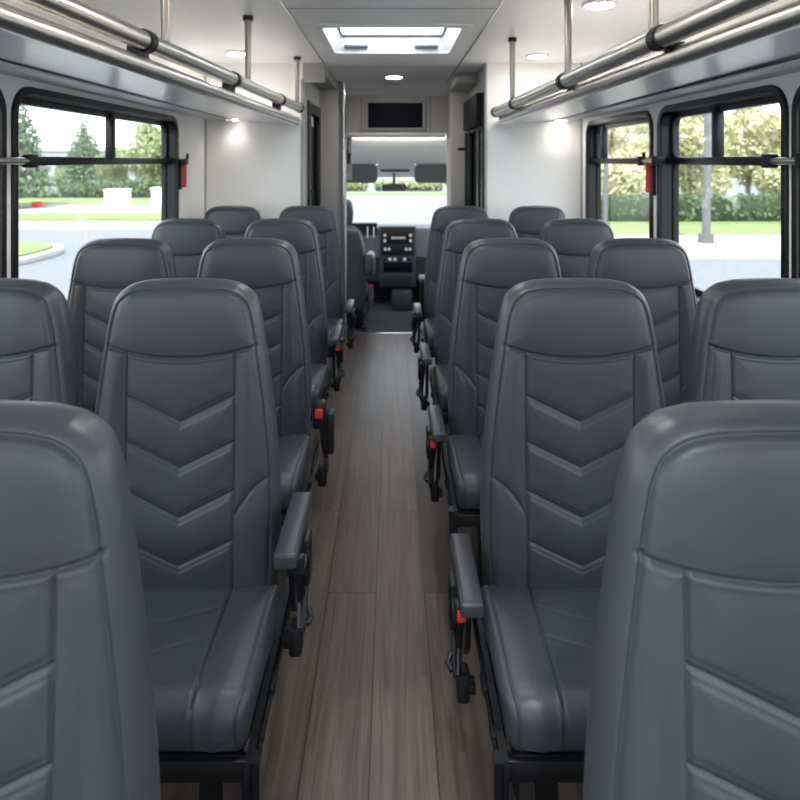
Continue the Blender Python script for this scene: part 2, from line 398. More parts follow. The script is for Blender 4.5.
struct('wall_cab_front', b2(-1.02, 1.02, 7.45, 7.5, -0.25, 0.66), M['dashd'])
wsd = thing('window_%d' % 8, (0, 7.3, 0.68), kind='structure')
def wmap(u, v, w):   # slanted windshield plane: bottom (7.50, .66) top (6.98, 1.26)
    return (u, 7.50-0.52*v-w*0.75, 0.66+0.60*v-w*0.6)
part('glass', plate([(-0.98, 0), (0.98, 0), (0.94, 1), (-0.94, 1)], [], 0.005, wmap), M['clear'], wsd)
part('window_frame', plate([(-1.02, -0.04), (1.02, -0.04), (0.98, 1.04), (-0.98, 1.04)], [[(-0.95, 0.03), (0.95, 0.03), (0.91, 0.97), (-0.91, 0.97)]], 0.02, wmap), M['white'], wsd)

# ================================================================== ROOF HATCH, TV, CEILING FITTINGS
def roof_hatch(HY0, HY1, label):
    h = thing('roof_hatch', (0, (HY0+HY1)/2, CEIL), label, 'roof hatch')
    e = 0.045
    part('hatch_flange', plate(rrect(-HX-e, HY0-e, HX+e, HY1+e, 0.06), [rrect(-HX+0.006, HY0+0.006, HX-0.006, HY1-0.006, 0.03)], 0.010, lambda u, v, w: (u, v, CEIL-0.005+w), 0.003), M['ceil'], h)
    lo_ = rrect(-HX+0.004, HY0+0.004, HX-0.004, HY1-0.004, 0.03); hi_ = rrect(-HX+0.04, HY0+0.03, HX-0.04, HY1-0.02, 0.03)
    n_ = len(lo_)
    vs_ = [(u, v, CEIL-0.004) for u, v in lo_]+[(u, v, CEIL+0.085) for u, v in hi_]+[(u*1.02, (HY0+HY1)/2+(v-(HY0+HY1)/2)*1.02, CEIL+0.085) for u, v in hi_]+[(u*1.004, (HY0+HY1)/2+(v-(HY0+HY1)/2)*1.004, CEIL-0.002) for u, v in lo_]
    fs_ = []
    for k in range(n_):
        k2 = (k+1) % n_
        for a_, b_ in ((0, 1), (1, 2), (2, 3), (3, 0)): fs_.append([a_*n_+k, a_*n_+k2, b_*n_+k2, b_*n_+k])
    part('hatch_well', (np.array(vs_), fs_), M['white'], h)
    part('hatch_gasket', plate(rrect(-HX+0.02, HY0+0.01, HX-0.02, HY1-0.0, 0.03), [rrect(-HX+0.05, HY0+0.04, HX-0.05, HY1-0.03, 0.03)], 0.012, lambda u, v, w: (u, v, CEIL+0.089+w)), M['dashd'], h)
    part('hatch_pane', plate(rrect(-HX+0.01, HY0, HX-0.01, HY1+0.01, 0.03), [], 0.006, lambda u, v, w: (u, v, CEIL+0.10+w)), M['frost'], h)
    for x in (-0.205, 0.195):
        part('hatch_latch', b2(x-0.068, x+0.068, HY1-0.042, HY1-0.012, CEIL+0.016, CEIL+0.038, 0.009, 3), M['dash'], h)


roof_hatch(HY0, HY1, 'white framed roof hatch letting daylight in over the aisle')
roof_hatch(-0.75, 0.15, 'added white framed roof hatch behind the camera, letting in fill daylight')  # unseen hatch, added to bring more daylight in from above

tv = thing('television', (0.02, 5.5, 1.66), 'black flat screen in a grey frame on the header above the cab', 'television')
mt = lambda u, v, w: (u, 5.488+w, v)
part('bezel', plate(rrect(-0.232, 1.668, 0.285, 1.925, 0.01), [rrect(-0.203, 1.69, 0.258, 1.90, 0.004)], 0.022, mt, 0.004), mat('tv_frame_grey', (0.30, 0.295, 0.295), 0.5), tv)
part('screen', plate(rrect(-0.208, 1.685, 0.263, 1.905, 0.004), [], 0.012, lambda u, v, w: (u, 5.492+w, v)), M['screen'], tv)


solo('ceiling_vent', b2(-0.06, 0.06, 5.20, 5.24, CEIL-0.008, CEIL, 0.004), M['strip'], (0, 5.22, CEIL), 'thin dark slot vent in the ceiling just before the television', 'vent')

def lamp(x, y, z, label, group, r=0.05, power=3.0, spot=False):
    t = thing('ceiling_downlight' if not spot else 'shelf_spotlight', (x, y, z), label, 'light', group)
    ring = plate([(r*1.35*math.cos(a), r*1.35*math.sin(a)) for a in np.linspace(0, 2*math.pi, 33)[:-1]], [[(r*math.cos(a), r*math.sin(a)) for a in np.linspace(0, 2*math.pi, 33)[:-1]]], 0.012, lambda u, v, w: (x+u, y+v, z-0.006+w), 0.003)
    part('lamp_ring', ring, M['white'], t)
    part('lamp_lens', disc((x, y, z-0.009), r*1.02, 0.010), M['lens'], t)
    ld = bpy.data.lights.new('downlight', 'AREA'); ld.shape = 'DISK'; ld.size = r*2; ld.energy = power; ld.color = (1.0, 0.95, 0.88)
    lo = bpy.data.objects.new('downlight_beam', ld); COL.objects.link(lo); lo.location = (x, y, z-0.018)
    if spot: ld.spread = R(110)
    return t
PW = 0.45
lamp(0.015, 4.78, CEIL, 'small round ceiling fitting in the passage before the cab, given added light', None, r=0.055, power=1.5)  # round ceiling fitting; its light is added to brighten the passage
lamp(-0.89, 3.73, CEIL, 'round ceiling downlight above the left luggage rack near the bulkhead', None, power=PW)
lamp(0.855, 3.83, CEIL, 'round ceiling downlight above the far end of the right luggage rack', None, power=PW)
lamp(0.82, 2.57, CEIL, 'round ceiling downlight at the top edge of the photo on the right', None, power=PW)
lamp(-1.0, 4.075, 1.678, 'small spotlight under the left luggage shelf shining on the bulkhead', None, r=0.032, power=0.09, spot=True)
lamp(1.06, 4.075, 1.674, 'small spotlight under the right luggage shelf shining on the bulkhead', None, r=0.032, power=0.09, spot=True)
for y in (2.25, 1.2):  # unseen lamps added over the aisle to fill the interior
    lamp(0.0, y, CEIL, 'added fill downlight above the aisle, out of view', 'added aisle downlights', power=1.5)
for y in (1.35, 0.1, -1.0):  # out-of-view pairs put in for extra light
    for x in (-0.84, 0.84):
        lamp(x, y, CEIL, 'added fill downlight further back along the bus, out of view', 'added rear downlights', power=PW)

# ================================================================== LUGGAGE RACKS
def rack(sgn, label, up, lo, clamps, poles, wallx, light_strip):
    """up/lo: (x at D=0, slope, z at D=0, slope, end depth)"""
    UP = lambda d: Vector((up[0]+up[1]*d, d, up[2]+up[3]*d)); LO = lambda d: Vector((lo[0]+lo[1]*d, d, lo[2]+lo[3]*d))
    t = thing('luggage_rack', UP(up[4]), label, 'luggage rack', 'luggage racks over the windows')
    D0 = -1.3
    part('upper_rail', tube([UP(D0), UP(up[4])], 0.0265, 28), M['rail'], t)
    part('lower_rail', tube([LO(D0), LO(lo[4])], 0.0255, 28), M['rail'], t)
    de = BULK-0.004
    a0, a1 = LO(D0), LO(lo[4]); xs = wallx-sgn*0.0
    def panel(f0, f1, dz=0.0, th=0.018):
        # strip between the rail (f=0) and the wall (f=1)
        out = []
        for zz in (0, th):
            for d, f in ((D0, f0), (D0, f1), (de, f1), (de, f0)):
                rr = LO(min(d, lo[4])); rx = rr.x+sgn*0.012
                out.append((rx+(wallx-rx)*f, d, rr.z-0.014+(1.682-rr.z+0.014)*f+zz-dz))
        return np.array(out), [[0, 1, 2, 3], [7, 6, 5, 4], [0, 4, 5, 1], [1, 5, 6, 2], [2, 6, 7, 3], [3, 7, 4, 0]]
    part('shelf_panel', panel(0.0, 1.0), M['shelf'], t)
    part('shelf_strip', panel(0.66, 1.0, 0.006, 0.006), M['strip'], t, 'grey woodgrain strip along the wall')
    for d in clamps:
        p = UP(d); q = LO(d)
        ax = Vector((up[1], 1, up[3])).normalized()
        c = part('rail_clamp', [tube([p-ax*0.018, p+ax*0.018], 0.0315, 24)], M['blackp'], t)
        part('clamp_bracket', [rbox(((p.x+q.x)/2+sgn*0.012, d, (p.z+q.z)/2+0.004), (0.036, 0.075, abs(p.z-q.z)-0.036), 0.005)], M['black'], t)
    for d in poles:
        p = UP(d)
        o = part('hanger_pole', tube([p+Vector((0, 0, 0.015)), (p.x, d, 1.93), (p.x, d, CEIL)], [0.0125, 0.0135, 0.015], 14), M['polem'], t)
        part('pole_cap', disc((p.x, d, CEIL-0.010), 0.022, 0.02, 'z', 20), M['blackp'], o)
    pe = UP(up[4]); le = LO(lo[4]); ax = Vector((up[1], 1, up[3])).normalized()
    part('end_cap', [tube([pe-ax*0.01, pe+ax*0.022], 0.0305, 24)], M['blackp'], t)
    part('rail_end_cap', [ellipsoid(le, (0.0255, 0.03, 0.0255), 18, 10)], M['rail'], t)
rack(-1, 'luggage rack with two steel rails along the left windows', (-0.752, 0.047, 1.734, 0.0, 3.95), (-0.763, 0.047, 1.680, -0.007, 3.93), (1.76, 2.58, 3.43), (1.90, 2.80, 3.90), XL, 1)
rack(1, 'luggage rack with two steel rails along the right windows', (0.743, -0.040, 1.744, -0.0145, 3.70), (0.779, -0.040, 1.688, -0.0105, 3.70), (1.64, 2.43, 3.24), (1.68, 2.39, 3.30), XR, 1)

# pillar grab bars and red hammers
def grab(x, sgn, y0, y1, label):
    g = thing('pillar_grab_bar', (x, y0, EYE), label, 'grab bar')
    xi = x-sgn*0.034
    part('bar', tube([(xi, y0, EYE), (xi, y1, EYE)], 0.011, 14), M['rail'], g)
    for y in (y0, y1):
        part('bar_clamp', [b2(min(xi-0.018, xi+0.018+0*sgn), xi+0.018, y-0.02, y+0.02, EYE-0.022, EYE+0.022, 0.006), rbox((x-sgn*0.012, y, EYE), (0.024, 0.03, 0.03), 0.004)], M['blackp'], g)
grab(XL, -1, 1.85, 2.085, 'short steel grab bar across the near left window pillar')
grab(XR, 1, 1.86, 2.03, 'short steel grab bar across the near right window pillar')
grab(XR, 1, 2.90, 3.07, 'short steel grab bar across the pillar between the right windows')

def hammer(x, sgn, y, label):
    t = thing('emergency_hammer', (x, y, 1.27), label, 'emergency hammer')
    xi = x-sgn*0.030
    part('handle', [rbox((xi, y, 1.335), (0.020, 0.028, 0.125), 0.007), rbox((xi, y-0.004, 1.275), (0.022, 0.036, 0.022), 0.006)], M['red'], t)
    part('hammer_head', [rbox((xi, y, 1.405), (0.026, 0.075, 0.034), 0.009)], M['red'] if sgn > 0 else M['blackp'], t)
    part('holder', [rbox((x-sgn*0.006, y, 1.335), (0.012, 0.034, 0.17), 0.003), rbox((x-sgn*0.016, y, 1.387), (0.024, 0.03, 0.02), 0.004), tube([(x-sgn*0.006, y+0.005, 1.40), (xi, y+0.025, 1.412)], 0.007, 8), tube([(xi, y+0.02, 1.41), (xi, y+0.05, 1.425), (xi, y+0.055, 1.45)], 0.008, 10)], M['blackp'], t)
hammer(XL, -1, 3.645, 'red emergency hammer clipped beside the left window')
hammer(XR, 1, 3.0, 'red emergency hammer clipped on the pillar between right windows')

# ================================================================== PASSENGER SEATS
def hermite(xs, ys, q):
    xs = np.array(xs); ys = np.array(ys); m_ = np.gradient(ys, xs)
    i = np.clip(np.searchsorted(xs, q)-1, 0, len(xs)-2); hh = xs[i+1]-xs[i]; t = np.clip((q-xs[i])/hh, 0, 1)
    return ys[i]*(2*t**3-3*t**2+1)+hh*m_[i]*(t**3-2*t**2+t)+ys[i+1]*(-2*t**3+3*t**2)+hh*m_[i+1]*(t**3-t**2)

BZ = [0.425, 0.47, 0.56, 0.65, 0.765, 0.91, 1.0, 1.055, 1.09, 1.112, 1.128, 1.139, 1.146, 1.150]
BW = [0.193, 0.203, 0.2085, 0.210, 0.205, 0.190, 0.1775, 0.169, 0.161, 0.152, 0.141, 0.127, 0.110, 0.085]

def backrest_piece(zs, ws, seams=True, nu=201, nz=320, tf=0.038, tb=0.045, rad=0.028, lean=0.03):
    z0, z1 = zs[0], zs[-1]
    u = np.linspace(-1, 1, nu); s = 0.55*u+0.45*np.sin(np.pi/2*u)
    v = np.linspace(0, 1, nz); v = 0.6*v+0.4*(0.5-0.5*np.cos(np.pi*v)); Z1 = z0+(z1-z0)*v
    W1 = hermite(zs, ws, Z1)
    X = W1[:, None]*s[None, :]; Z = np.repeat(Z1[:, None], nu, 1)
    # crown of the top edge
    k = np.clip((Z-(z1-0.04))/0.04, 0, 1)
    Z = Z-0.003*k*(X/max(ws[-1], .01))**2
    P = np.stack([X, Z], -1).reshape(-1, 2)
    out = np.concatenate([np.stack([X[:, 0], Z[:, 0]], -1), np.stack([X[-1], Z[-1]], -1), np.stack([X[::-1, -1], Z[::-1, -1]], -1), np.stack([X[0, ::-1], Z[0, ::-1]], -1)])
    A = out; B = np.roll(out, -1, 0); AB = B-A; L2 = (AB**2).sum(1)+1e-12
    d = np.full(len(P), 9.0)
    for c in range(0, len(P), 4000):
        Q = P[c:c+4000]
        t = np.clip(((Q[:, None]-A[None])*AB[None]).sum(-1)/L2[None], 0, 1)
        d[c:c+4000] = np.sqrt((((A[None]+t[..., None]*AB[None])-Q[:, None])**2).sum(-1)).min(1)
    d = d.reshape(X.shape)
    g = np.sqrt(np.clip(1-(1-np.clip(d/rad, 0, 1))**2, 0, 1))
    F = tf*g
    if seams:
        ax = np.abs(X); big = 9.0
        zh = 0.986+0.031*(X/0.175)**2
        inside = d > 0.010; fade = np.clip((d-0.010)/0.010, 0, 1)
        sd = []
        pipe = np.abs(d-0.0175)
        hd = np.where(inside, np.abs(Z-zh), big)
        vd = np.where((Z < zh) & inside, np.abs(ax-0.116), big)
        ch = np.full(X.shape, big)
        for za in (0.850, 0.753, 0.651, 0.550):
            ch = np.minimum(ch, np.where((ax < 0.116) & (Z < zh), np.abs(Z-(za+0.056*ax/0.116))*0.90, big))
        tq = np.clip((ax-0.116)/0.08, 0, 1)
        zl = 0.655+0.078*(1-(1-tq)**1.8)
        ld_ = np.where((ax > 0.116) & inside & (Z < 0.80), np.abs(Z-zl)*0.75, big)
        dmin = np.minimum.reduce([pipe+0.004, hd, vd, ch, ld_])
        G = lambda q, w, dep: dep*np.exp(-(q/w)**2)
        F = F+0.006*(1-np.exp(-dmin/0.016))*np.clip(d/0.03, 0, 1)
        F -= G(pipe, 0.0026, 0.0050)+fade*(G(hd, 0.0027, 0.0055)+G(vd, 0.0025, 0.0045)+G(ld_, 0.0026, 0.004))
        F -= G(ch, 0.0030, 0.0050)+G(np.abs(ch-0.0085), 0.0026, 0.0018)
        F += fade*0.6*G(np.abs(hd-0.0075), 0.003, 0.0016)
        # fold on the upper lip of each chevron
        head = 1/(1+np.exp(-(Z-zh)/0.004))
        F += 0.007*head*(1-np.exp(-np.clip(d-0.016, 0, 1)/0.030))
        F += np.where(Z < zh, 0.007*np.clip((ax-0.10)/0.05, 0, 1)*np.clip(d/0.05, 0, 1)*(1-np.exp(-np.clip(zh-Z, 0, 1)/0.03)), 0)
        F += 0.010*np.exp(-((Z-0.60)/0.10)**2)*np.clip(d/0.08, 0, 1)    # lumbar swell
    YF = -F+lean*(Z-0.80); YB = tb*g+lean*(Z-0.80)
    n = X.size; idx = np.arange(n).reshape(X.shape)
    vf = np.stack([X, YF, Z], -1).reshape(-1, 3); vb = np.stack([X, YB, Z], -1).reshape(-1, 3)
    q = np.stack([idx[:-1, :-1], idx[:-1, 1:], idx[1:, 1:], idx[1:, :-1]], -1).reshape(-1, 4)
    return np.concatenate([vf, vb]), q.tolist()+(q[:, ::-1]+n).tolist()

def cushion_piece(hw=0.216, nu=121):
    # profile from the back, over the top, down the front and back underneath, with normals
    top = [(0.02, 0.455)]
    pr = []
    def seg(p, q, n):
        for k in range(n): pr.append((p[0]+(q[0]-p[0])*k/n, p[1]+(q[1]-p[1])*k/n))
    def arc(c, r, a0, a1, n):
        for k in range(n): a = R(a0+(a1-a0)*k/n); pr.append((c[0]+r*math.cos(a), c[1]+r*math.sin(a)))
    seg((-0.01, 0.41), (-0.01, 0.458), 8)
    arc((-0.050, 0.463), 0.040, 0, 90, 12)
    seg((-0.052, 0.503), (-0.300, 0.499), 80)
    arc((-0.302, 0.459), 0.040, 89, 184, 34)
    seg((-0.343, 0.446), (-0.338, 0.424), 8)
    arc((-0.324, 0.424), 0.014, 190, 270, 6)
    seg((-0.322, 0.410), (-0.02, 0.410), 20)
    pr.append((-0.012, 0.411))
    pr = np.array(pr); n = len(pr)
    tan = np.roll(pr, -1, 0)-np.roll(pr, 1, 0); tan /= np.linalg.norm(tan, axis=1)[:, None]+1e-9
    nor = np.stack([tan[:, 1], -tan[:, 0]], -1)
    ctr = np.array([-0.18, 0.455])
    if ((pr-ctr)*nor).sum() < 0: nor = -nor
    u = np.linspace(-1, 1, nu); s = 0.6*u+0.4*np.sin(np.pi/2*u)
    # plan taper at the front corners
    tap = np.where(pr[:, 0] < -0.27, 0.010*((-0.27-pr[:, 0])/0.075)**2, 0)
    X = (hw-tap)[:, None]*s[None, :]
    d = (hw-tap)[:, None]-np.abs(X); rad = 0.022
    g = np.sqrt(np.clip(1-(1-np.clip(d/rad, 0, 1))**2, 0, 1))
    off = -rad*(1-g)*0.9
    Y = np.repeat(pr[:, :1], nu, 1); Zz = np.repeat(pr[:, 1:], nu, 1)
    upper = (Zz > 0.425) & (Y < 0.0)
    vd = np.abs(np.abs(X)-(0.116-0.02*np.clip((-Y-0.1)/0.26, 0, 1)**2*0))
    yc = lambda a: a-(0.116-np.abs(X))*0.45
    c1 = np.where((np.abs(X) < 0.116) & (Zz > 0.47), np.minimum(np.abs(Y-yc(-0.105)), np.abs(Y-yc(-0.185))), 9)
    side = np.abs(d-0.016)
    G = lambda q, w, dep: dep*np.exp(-(q/w)**2)
    off = off+np.where(upper, 0.004*(1-np.exp(-np.minimum(vd, side)/0.014))-G(vd, 0.003, 0.005)-G(side, 0.0022, 0.002)-G(c1, 0.003, 0.0022), 0)
    off = off+np.where(upper, 0.006*np.clip((np.abs(X)-0.10)/0.05, 0, 1)*np.clip(d/0.05, 0, 1), 0)
    Y = Y+nor[:, :1]*off; Zz = Zz+nor[:, 1:]*off
    V = np.stack([X, Y, Zz], -1).reshape(-1, 3); idx = np.arange(n*nu).reshape(n, nu); i2 = np.roll(idx, -1, 0)
    q = np.stack([idx[:, :-1], idx[:, 1:], i2[:, 1:], i2[:, :-1]], -1).reshape(-1, 4).tolist()
    q += [idx[:, 0].tolist(), idx[::-1, -1].tolist()]
    return V, q

ME = {}
ME['backrest'] = mesh_of('backrest', backrest_piece(BZ, BW), M['leather'], None, True)
ME['cushion'] = mesh_of('cushion', cushion_piece(), M['leather'], 60)

def frame_pieces(aisle):
    p = [b2(-0.207, 0.222 if aisle else 0.207, -0.345, -0.323, 0.370, 0.407, 0.004), b2(-0.20, 0.20, -0.10, -0.06, 0.372, 0.409, 0.004),
         b2(-0.20, 0.20, -0.335, 0.03, 0.396, 0.409, 0.002)]
    for s in (-1, 1):
        if s > 0 or not aisle:
            pass
        x = s*0.2225 if (aisle and s > 0) else s*0.207
        wid = 0.007 if not (aisle and s > 0) else 0.009
        # side plate with a drooping rounded front foot, profile in (y,z)
        prof = [(-0.368, 0.352), (-0.374, 0.362), (-0.374, 0.418), (-0.368, 0.430), (-0.34, 0.432), (-0.10, 0.446), (0.03, 0.46), (0.055, 0.46), (0.055, 0.396), (-0.28, 0.380), (-0.355, 0.348)]
        p.append(extrude_profile(prof, x-wid if s > 0 else x-0.004, x+0.004 if s > 0 else x+wid))
    p.append(b2(-0.19, 0.19, 0.0, 0.035, 0.39, 0.58, 0.006))       # back support inside the shell foot
    return p
def aisle_rail():     # polished edge rail on the aisle side
    return [tube([(0.2300, -0.370, 0.422), (0.2300, -0.10, 0.434), (0.2300, 0.05, 0.442)], 0.0035, 8),
            extrude_profile([(-0.374, 0.350), (-0.374, 0.43), (-0.352, 0.434), (-0.350, 0.352)], 0.222, 0.238),
            rbox((0.232, -0.215, 0.433), (0.012, 0.045, 0.018), 0.005), rbox((0.230, -0.310, 0.426), (0.012, 0.03, 0.014), 0.004)]
def leg_pieces(x):
    return [extrude_profile([(-0.30, 0.0), (0.02, 0.0), (0.02, 0.028), (-0.06, 0.04), (-0.085, 0.37), (-0.085, 0.396), (-0.205, 0.396), (-0.205, 0.36), (-0.225, 0.04), (-0.30, 0.028)], x-0.022, x+0.022)]
ME['frame_w'] = mesh_of('seat_frame', frame_pieces(False), M['black'])
ME['leg'] = [mesh_of('leg', leg_pieces(x), M['black']) for x in (-0.115, 0.115)]
for s in (1, -1):
    f = (lambda p: p) if s > 0 else (lambda p: [mirror(q) for q in p])
    ME['frame_a', s] = mesh_of('seat_frame', f(frame_pieces(True)+aisle_rail()), M['black'])
    pad = [rbox((0.2535, -0.098, 0.619), (0.044, 0.236, 0.030), 0.007, 3), rbox((0.2535, -0.098, 0.632), (0.034, 0.222, 0.008), 0.004, 2)]
    ME['armrest', s] = mesh_of('armrest', f(pad), M['armpad'])
    br = [tube([(0.262, -0.175, 0.605), (0.263, -0.155, 0.575), (0.266, -0.115, 0.520), (0.270, -0.115, 0.478), (0.274, -0.150, 0.448)], 0.0075, 10),
          rbox((0.254, -0.03, 0.588), (0.016, 0.15, 0.034), 0.005), extrude_profile([(-0.09, 0.60), (-0.03, 0.60), (0.0, 0.44), (0.035, 0.40), (-0.03, 0.40), (-0.06, 0.44)], 0.238, 0.250),
          disc((0.252, -0.02, 0.585), 0.020, 0.022, 'x', 18)]
    ME['bracket', s] = mesh_of('armrest_bracket', f(br), M['black'])
    bk = [rbox((0.277, -0.085, 0.552), (0.018, 0.050, 0.095), 0.006), rbox((0.270, -0.165, 0.585), (0.026, 0.022, 0.036), 0.005), rbox((0.276, -0.12, 0.572), (0.020, 0.10, 0.016), 0.004),
          tube([(0.277, -0.10, 0.500), (0.280, -0.135, 0.470), (0.278, -0.148, 0.445), (0.272, -0.130, 0.425)], 0.0055, 8),
          rbox((0.262, -0.125, 0.415), (0.026, 0.042, 0.058), 0.007), rbox((0.246, -0.125, 0.410), (0.018, 0.03, 0.02), 0.003),
          tube([(0.285, -0.118, 0.470), (0.293, -0.130, 0.458), (0.285, -0.142, 0.452)], 0.006, 8)]
    ME['buckle', s] = mesh_of('seat_belt_buckle', f(bk), M['blackp'])
    ME['button', s] = mesh_of('release_button', f([rbox((0.270, -0.178, 0.585), (0.017, 0.006, 0.022), 0.002)]), M['red'])
    bu = [rbox((0.256, -0.175, 0.625), (0.042, 0.034, 0.085), 0.007), rbox((0.262, -0.10, 0.575), (0.02, 0.09, 0.06), 0.006),
          rbox((0.283, -0.11, 0.545), (0.024, 0.05, 0.13), 0.006),
          tube([(0.262, -0.16, 0.580), (0.266, -0.150, 0.520), (0.272, -0.135, 0.475), (0.275, -0.150, 0.445), (0.268, -0.13, 0.425)], 0.008, 8), rbox((0.260, -0.125, 0.412), (0.028, 0.042, 0.058), 0.007),
          rbox((0.246, -0.125, 0.410), (0.018, 0.03, 0.02), 0.003)]
    ME['buckle_up', s] = mesh_of('seat_belt_buckle', f(bu), M['blackp'])
    ME['button_up', s] = mesh_of('release_button', f([rbox((0.256, -0.193, 0.634), (0.024, 0.006, 0.030), 0.003)]), M['red'])

def seat(x, y, label, group, aisle=0, variant='pad', dz=0.0):
    t = thing('passenger_seat', (x, y, 0), label, 'bus seat', group)
    def add(name, key, parent=None):
        o = bpy.data.objects.new(name, ME[key]); COL.objects.link(o); o.parent = parent or t; return o
    add('backrest', 'backrest'); add('cushion', 'cushion')
    for m_ in ME['leg']:
        o = bpy.data.objects.new('leg', m_); COL.objects.link(o); o.parent = t
    if not aisle:
        add('seat_frame', 'frame_w'); return t
    add('seat_frame', ('frame_a', aisle))
    if variant == 'buckle':
        b = add('seat_belt_buckle', ('buckle_up', aisle)); add('release_button', ('button_up', aisle), b)['label'] = 'red release button'
        return t
    a = add('armrest', ('armrest', aisle)); a.location.z = dz; add('armrest_bracket', ('bracket', aisle), a)
    b = add('seat_belt_buckle', ('buckle', aisle)); b.location.z = dz
    if variant == 'red': add('release_button', ('button', aisle), b)['label'] = 'red release button'
    return t

ROW = [0.685, 1.43, 2.19, 2.94, 3.78]
words = ['first', 'second', 'third', 'fourth', 'fifth']
extra_l = ['cut off by the bottom left corner', 'whole cushion and black buckle in view', 'upright red buckle instead of armrest', 'fourth from camera, red under armrest', 'farthest, before the grey partition']
extra_r = ['cut off by the bottom right corner', 'whole cushion and armrest in view', 'third from camera, red buckle below armrest', 'fourth from camera, plain black armrest', 'farthest, beside the cab opening']
for i, (x, v) in enumerate(zip([-0.455, -0.454, -0.481, -0.501, -0.494], ['pad', 'pad', 'buckle', 'red', 'pad'])):
    seat(x, ROW[i], 'grey leather seat on the left of the aisle, ' + extra_l[i], 'aisle seats on the left', 1, v, [0.033, 0.040, 0, 0.03, -0.03][i])
for i, (x, v) in enumerate(zip([0.411, 0.404, 0.397, 0.400, 0.398], ['pad', 'red', 'red', 'pad', 'pad'])):
    seat(x, ROW[i], 'grey leather seat on the right of the aisle, ' + extra_r[i], 'aisle seats on the right', -1, v, -0.052)
wl = ['cut off by the left edge of the photo', 'against the lower right part of the left window', 'below the red hammer on the left', 'tucked in the corner at the left bulkhead']
wr = ['cut off by the right edge of the photo', 'in front of the big right window', 'below the smaller right window', 'tucked in the corner at the right bulkhead']
for i, x in enumerate([-0.888, -0.905, -0.922, -0.930]):
    seat(x, ROW[i+1], 'grey leather window seat ' + wl[i], 'window seats on the left')
for i, x in enumerate([0.846, 0.836, 0.838, 0.848]):
    seat(x, ROW[i+1], 'grey leather window seat ' + wr[i], 'window seats on the right')

# ================================================================== CAB
CZ = -0.15
DB = [0.02, 0.10, 0.30, 0.50, 0.66, 0.74, 0.79, 0.815, 0.825]
DW = [0.20, 0.225, 0.24, 0.235, 0.215, 0.190, 0.155, 0.115, 0.06]
HB = [0.80, 0.83, 0.90, 0.98, 1.03, 1.055, 1.065]
HW = [0.07, 0.10, 0.118, 0.115, 0.100, 0.080, 0.05]
def cab_seat(name, x, y, label, cat, sgn, drop=0.0):
    t = thing(name, (x, y, CZ), label, cat)
    bk = backrest_piece(DB, DW, False, 41, 60, 0.08, 0.05, 0.07, 0.0); bk[0][:, 1] *= -1
    off = np.array([x, y, -drop])
    part('backrest', (bk[0]+off, bk[1]), M['leather'], t, angle=None)
    hd = backrest_piece(HB, HW, False, 31, 40, 0.05, 0.035, 0.05, 0.0); hd[0][:, 1] *= -1
    part('headrest', (hd[0]+off+np.array([0, 0.02, 0]), hd[1]), M['leather'], t, angle=None)
    part('headrest_post', [tube([(x-0.05, y+0.01, 0.78-drop), (x-0.05, y+0.01, 0.86-drop)], 0.007, 8), tube([(x+0.05, y+0.01, 0.78-drop), (x+0.05, y+0.01, 0.86-drop)], 0.007, 8)], M['chrome'], t)
    part('cushion', rbox((x, y+0.27, 0.16-drop), (0.47, 0.50, 0.13), 0.045, 4), M['leather'], t)
    part('seat_base', [b2(x-0.20, x+0.20, y+0.03, y+0.45, CZ+0.03, 0.11-drop, 0.01), b2(x-0.23, x-0.19, y-0.03, y+0.48, CZ, CZ+0.04, 0.005), b2(x+0.19, x+0.23, y-0.03, y+0.48, CZ, CZ+0.04, 0.005)], M['blackp'], t)
    part('armrest', rbox((x+sgn*0.275, y+0.08, 0.46-drop), (0.088, 0.30, 0.20), 0.040, 4), M['leather'], t)
    b = part('seat_belt_buckle', [rbox((x+sgn*0.275, y+0.06, 0.16-drop), (0.05, 0.06, 0.19), 0.012), tube([(x+sgn*0.27, y+0.07, 0.10-drop), (x+sgn*0.25, y+0.09, 0.0), (x+sgn*0.22, y+0.1, CZ+0.02)], 0.014, 8)], M['dash'], t)
    part('release_button', rbox((x+sgn*0.285, y+0.035, 0.245-drop), (0.03, 0.02, 0.028), 0.005), M['red'], b, 'red release button')
cab_seat('driver_seat', -0.475, 5.98, 'dark driver seat half hidden behind the left partition', 'driver seat', 1)
cab_seat('front_passenger_seat', 0.63, 5.98, 'dark cab passenger seat behind the last right aisle seat', 'cab seat', -1, 0.075)

bx = thing('storage_box', (0.30, 6.0, CZ), 'black upright box on the cab floor beside the passenger seat', 'box')
part('box_body', b2(0.245, 0.35, 5.68, 5.885, CZ, 0.345, 0.012), M['blackp'], bx)
part('box_lid', b2(0.240, 0.355, 5.675, 5.89, 0.345, 0.385, 0.012), M['dash'], bx, 'paler lid')

db = thing('dashboard', (0, 7.1, CZ), 'dark dashboard with radio stack below the windshield', 'dashboard')
part('dash_top', [extrude_profile([(7.42, 0.70), (7.0, 0.715), (6.93, 0.69), (6.915, 0.62), (6.94, 0.385), (7.42, 0.385)], -0.96, 0.96)], M['dash'], db)
part('lower_dash', [extrude_profile([(6.955, 0.375), (6.99, 0.12), (7.10, 0.06), (7.42, 0.06), (7.42, 0.375)], -0.96, 0.96)], M['dashd'], db)
st = part('center_stack', b2(-0.135, 0.255, 6.86, 7.2, 0.075, 0.722, 0.014), M['dashd'], db)
def unit(name, x0, x1, z0, z1, m_, d=0.012): return part(name, b2(x0, x1, 6.86-d, 6.87, z0, z1, 0.004), m_, st)
unit('stack_bezel', -0.115, 0.235, 0.415, 0.712, M['blackp'], 0.006)
unit('radio', -0.10, 0.22, 0.545, 0.675, M['blackp']); unit('radio_display', -0.01, 0.14, 0.585, 0.612, M['display'], 0.016)
unit('climate_panel', -0.10, 0.22, 0.43, 0.53, M['blackp'])
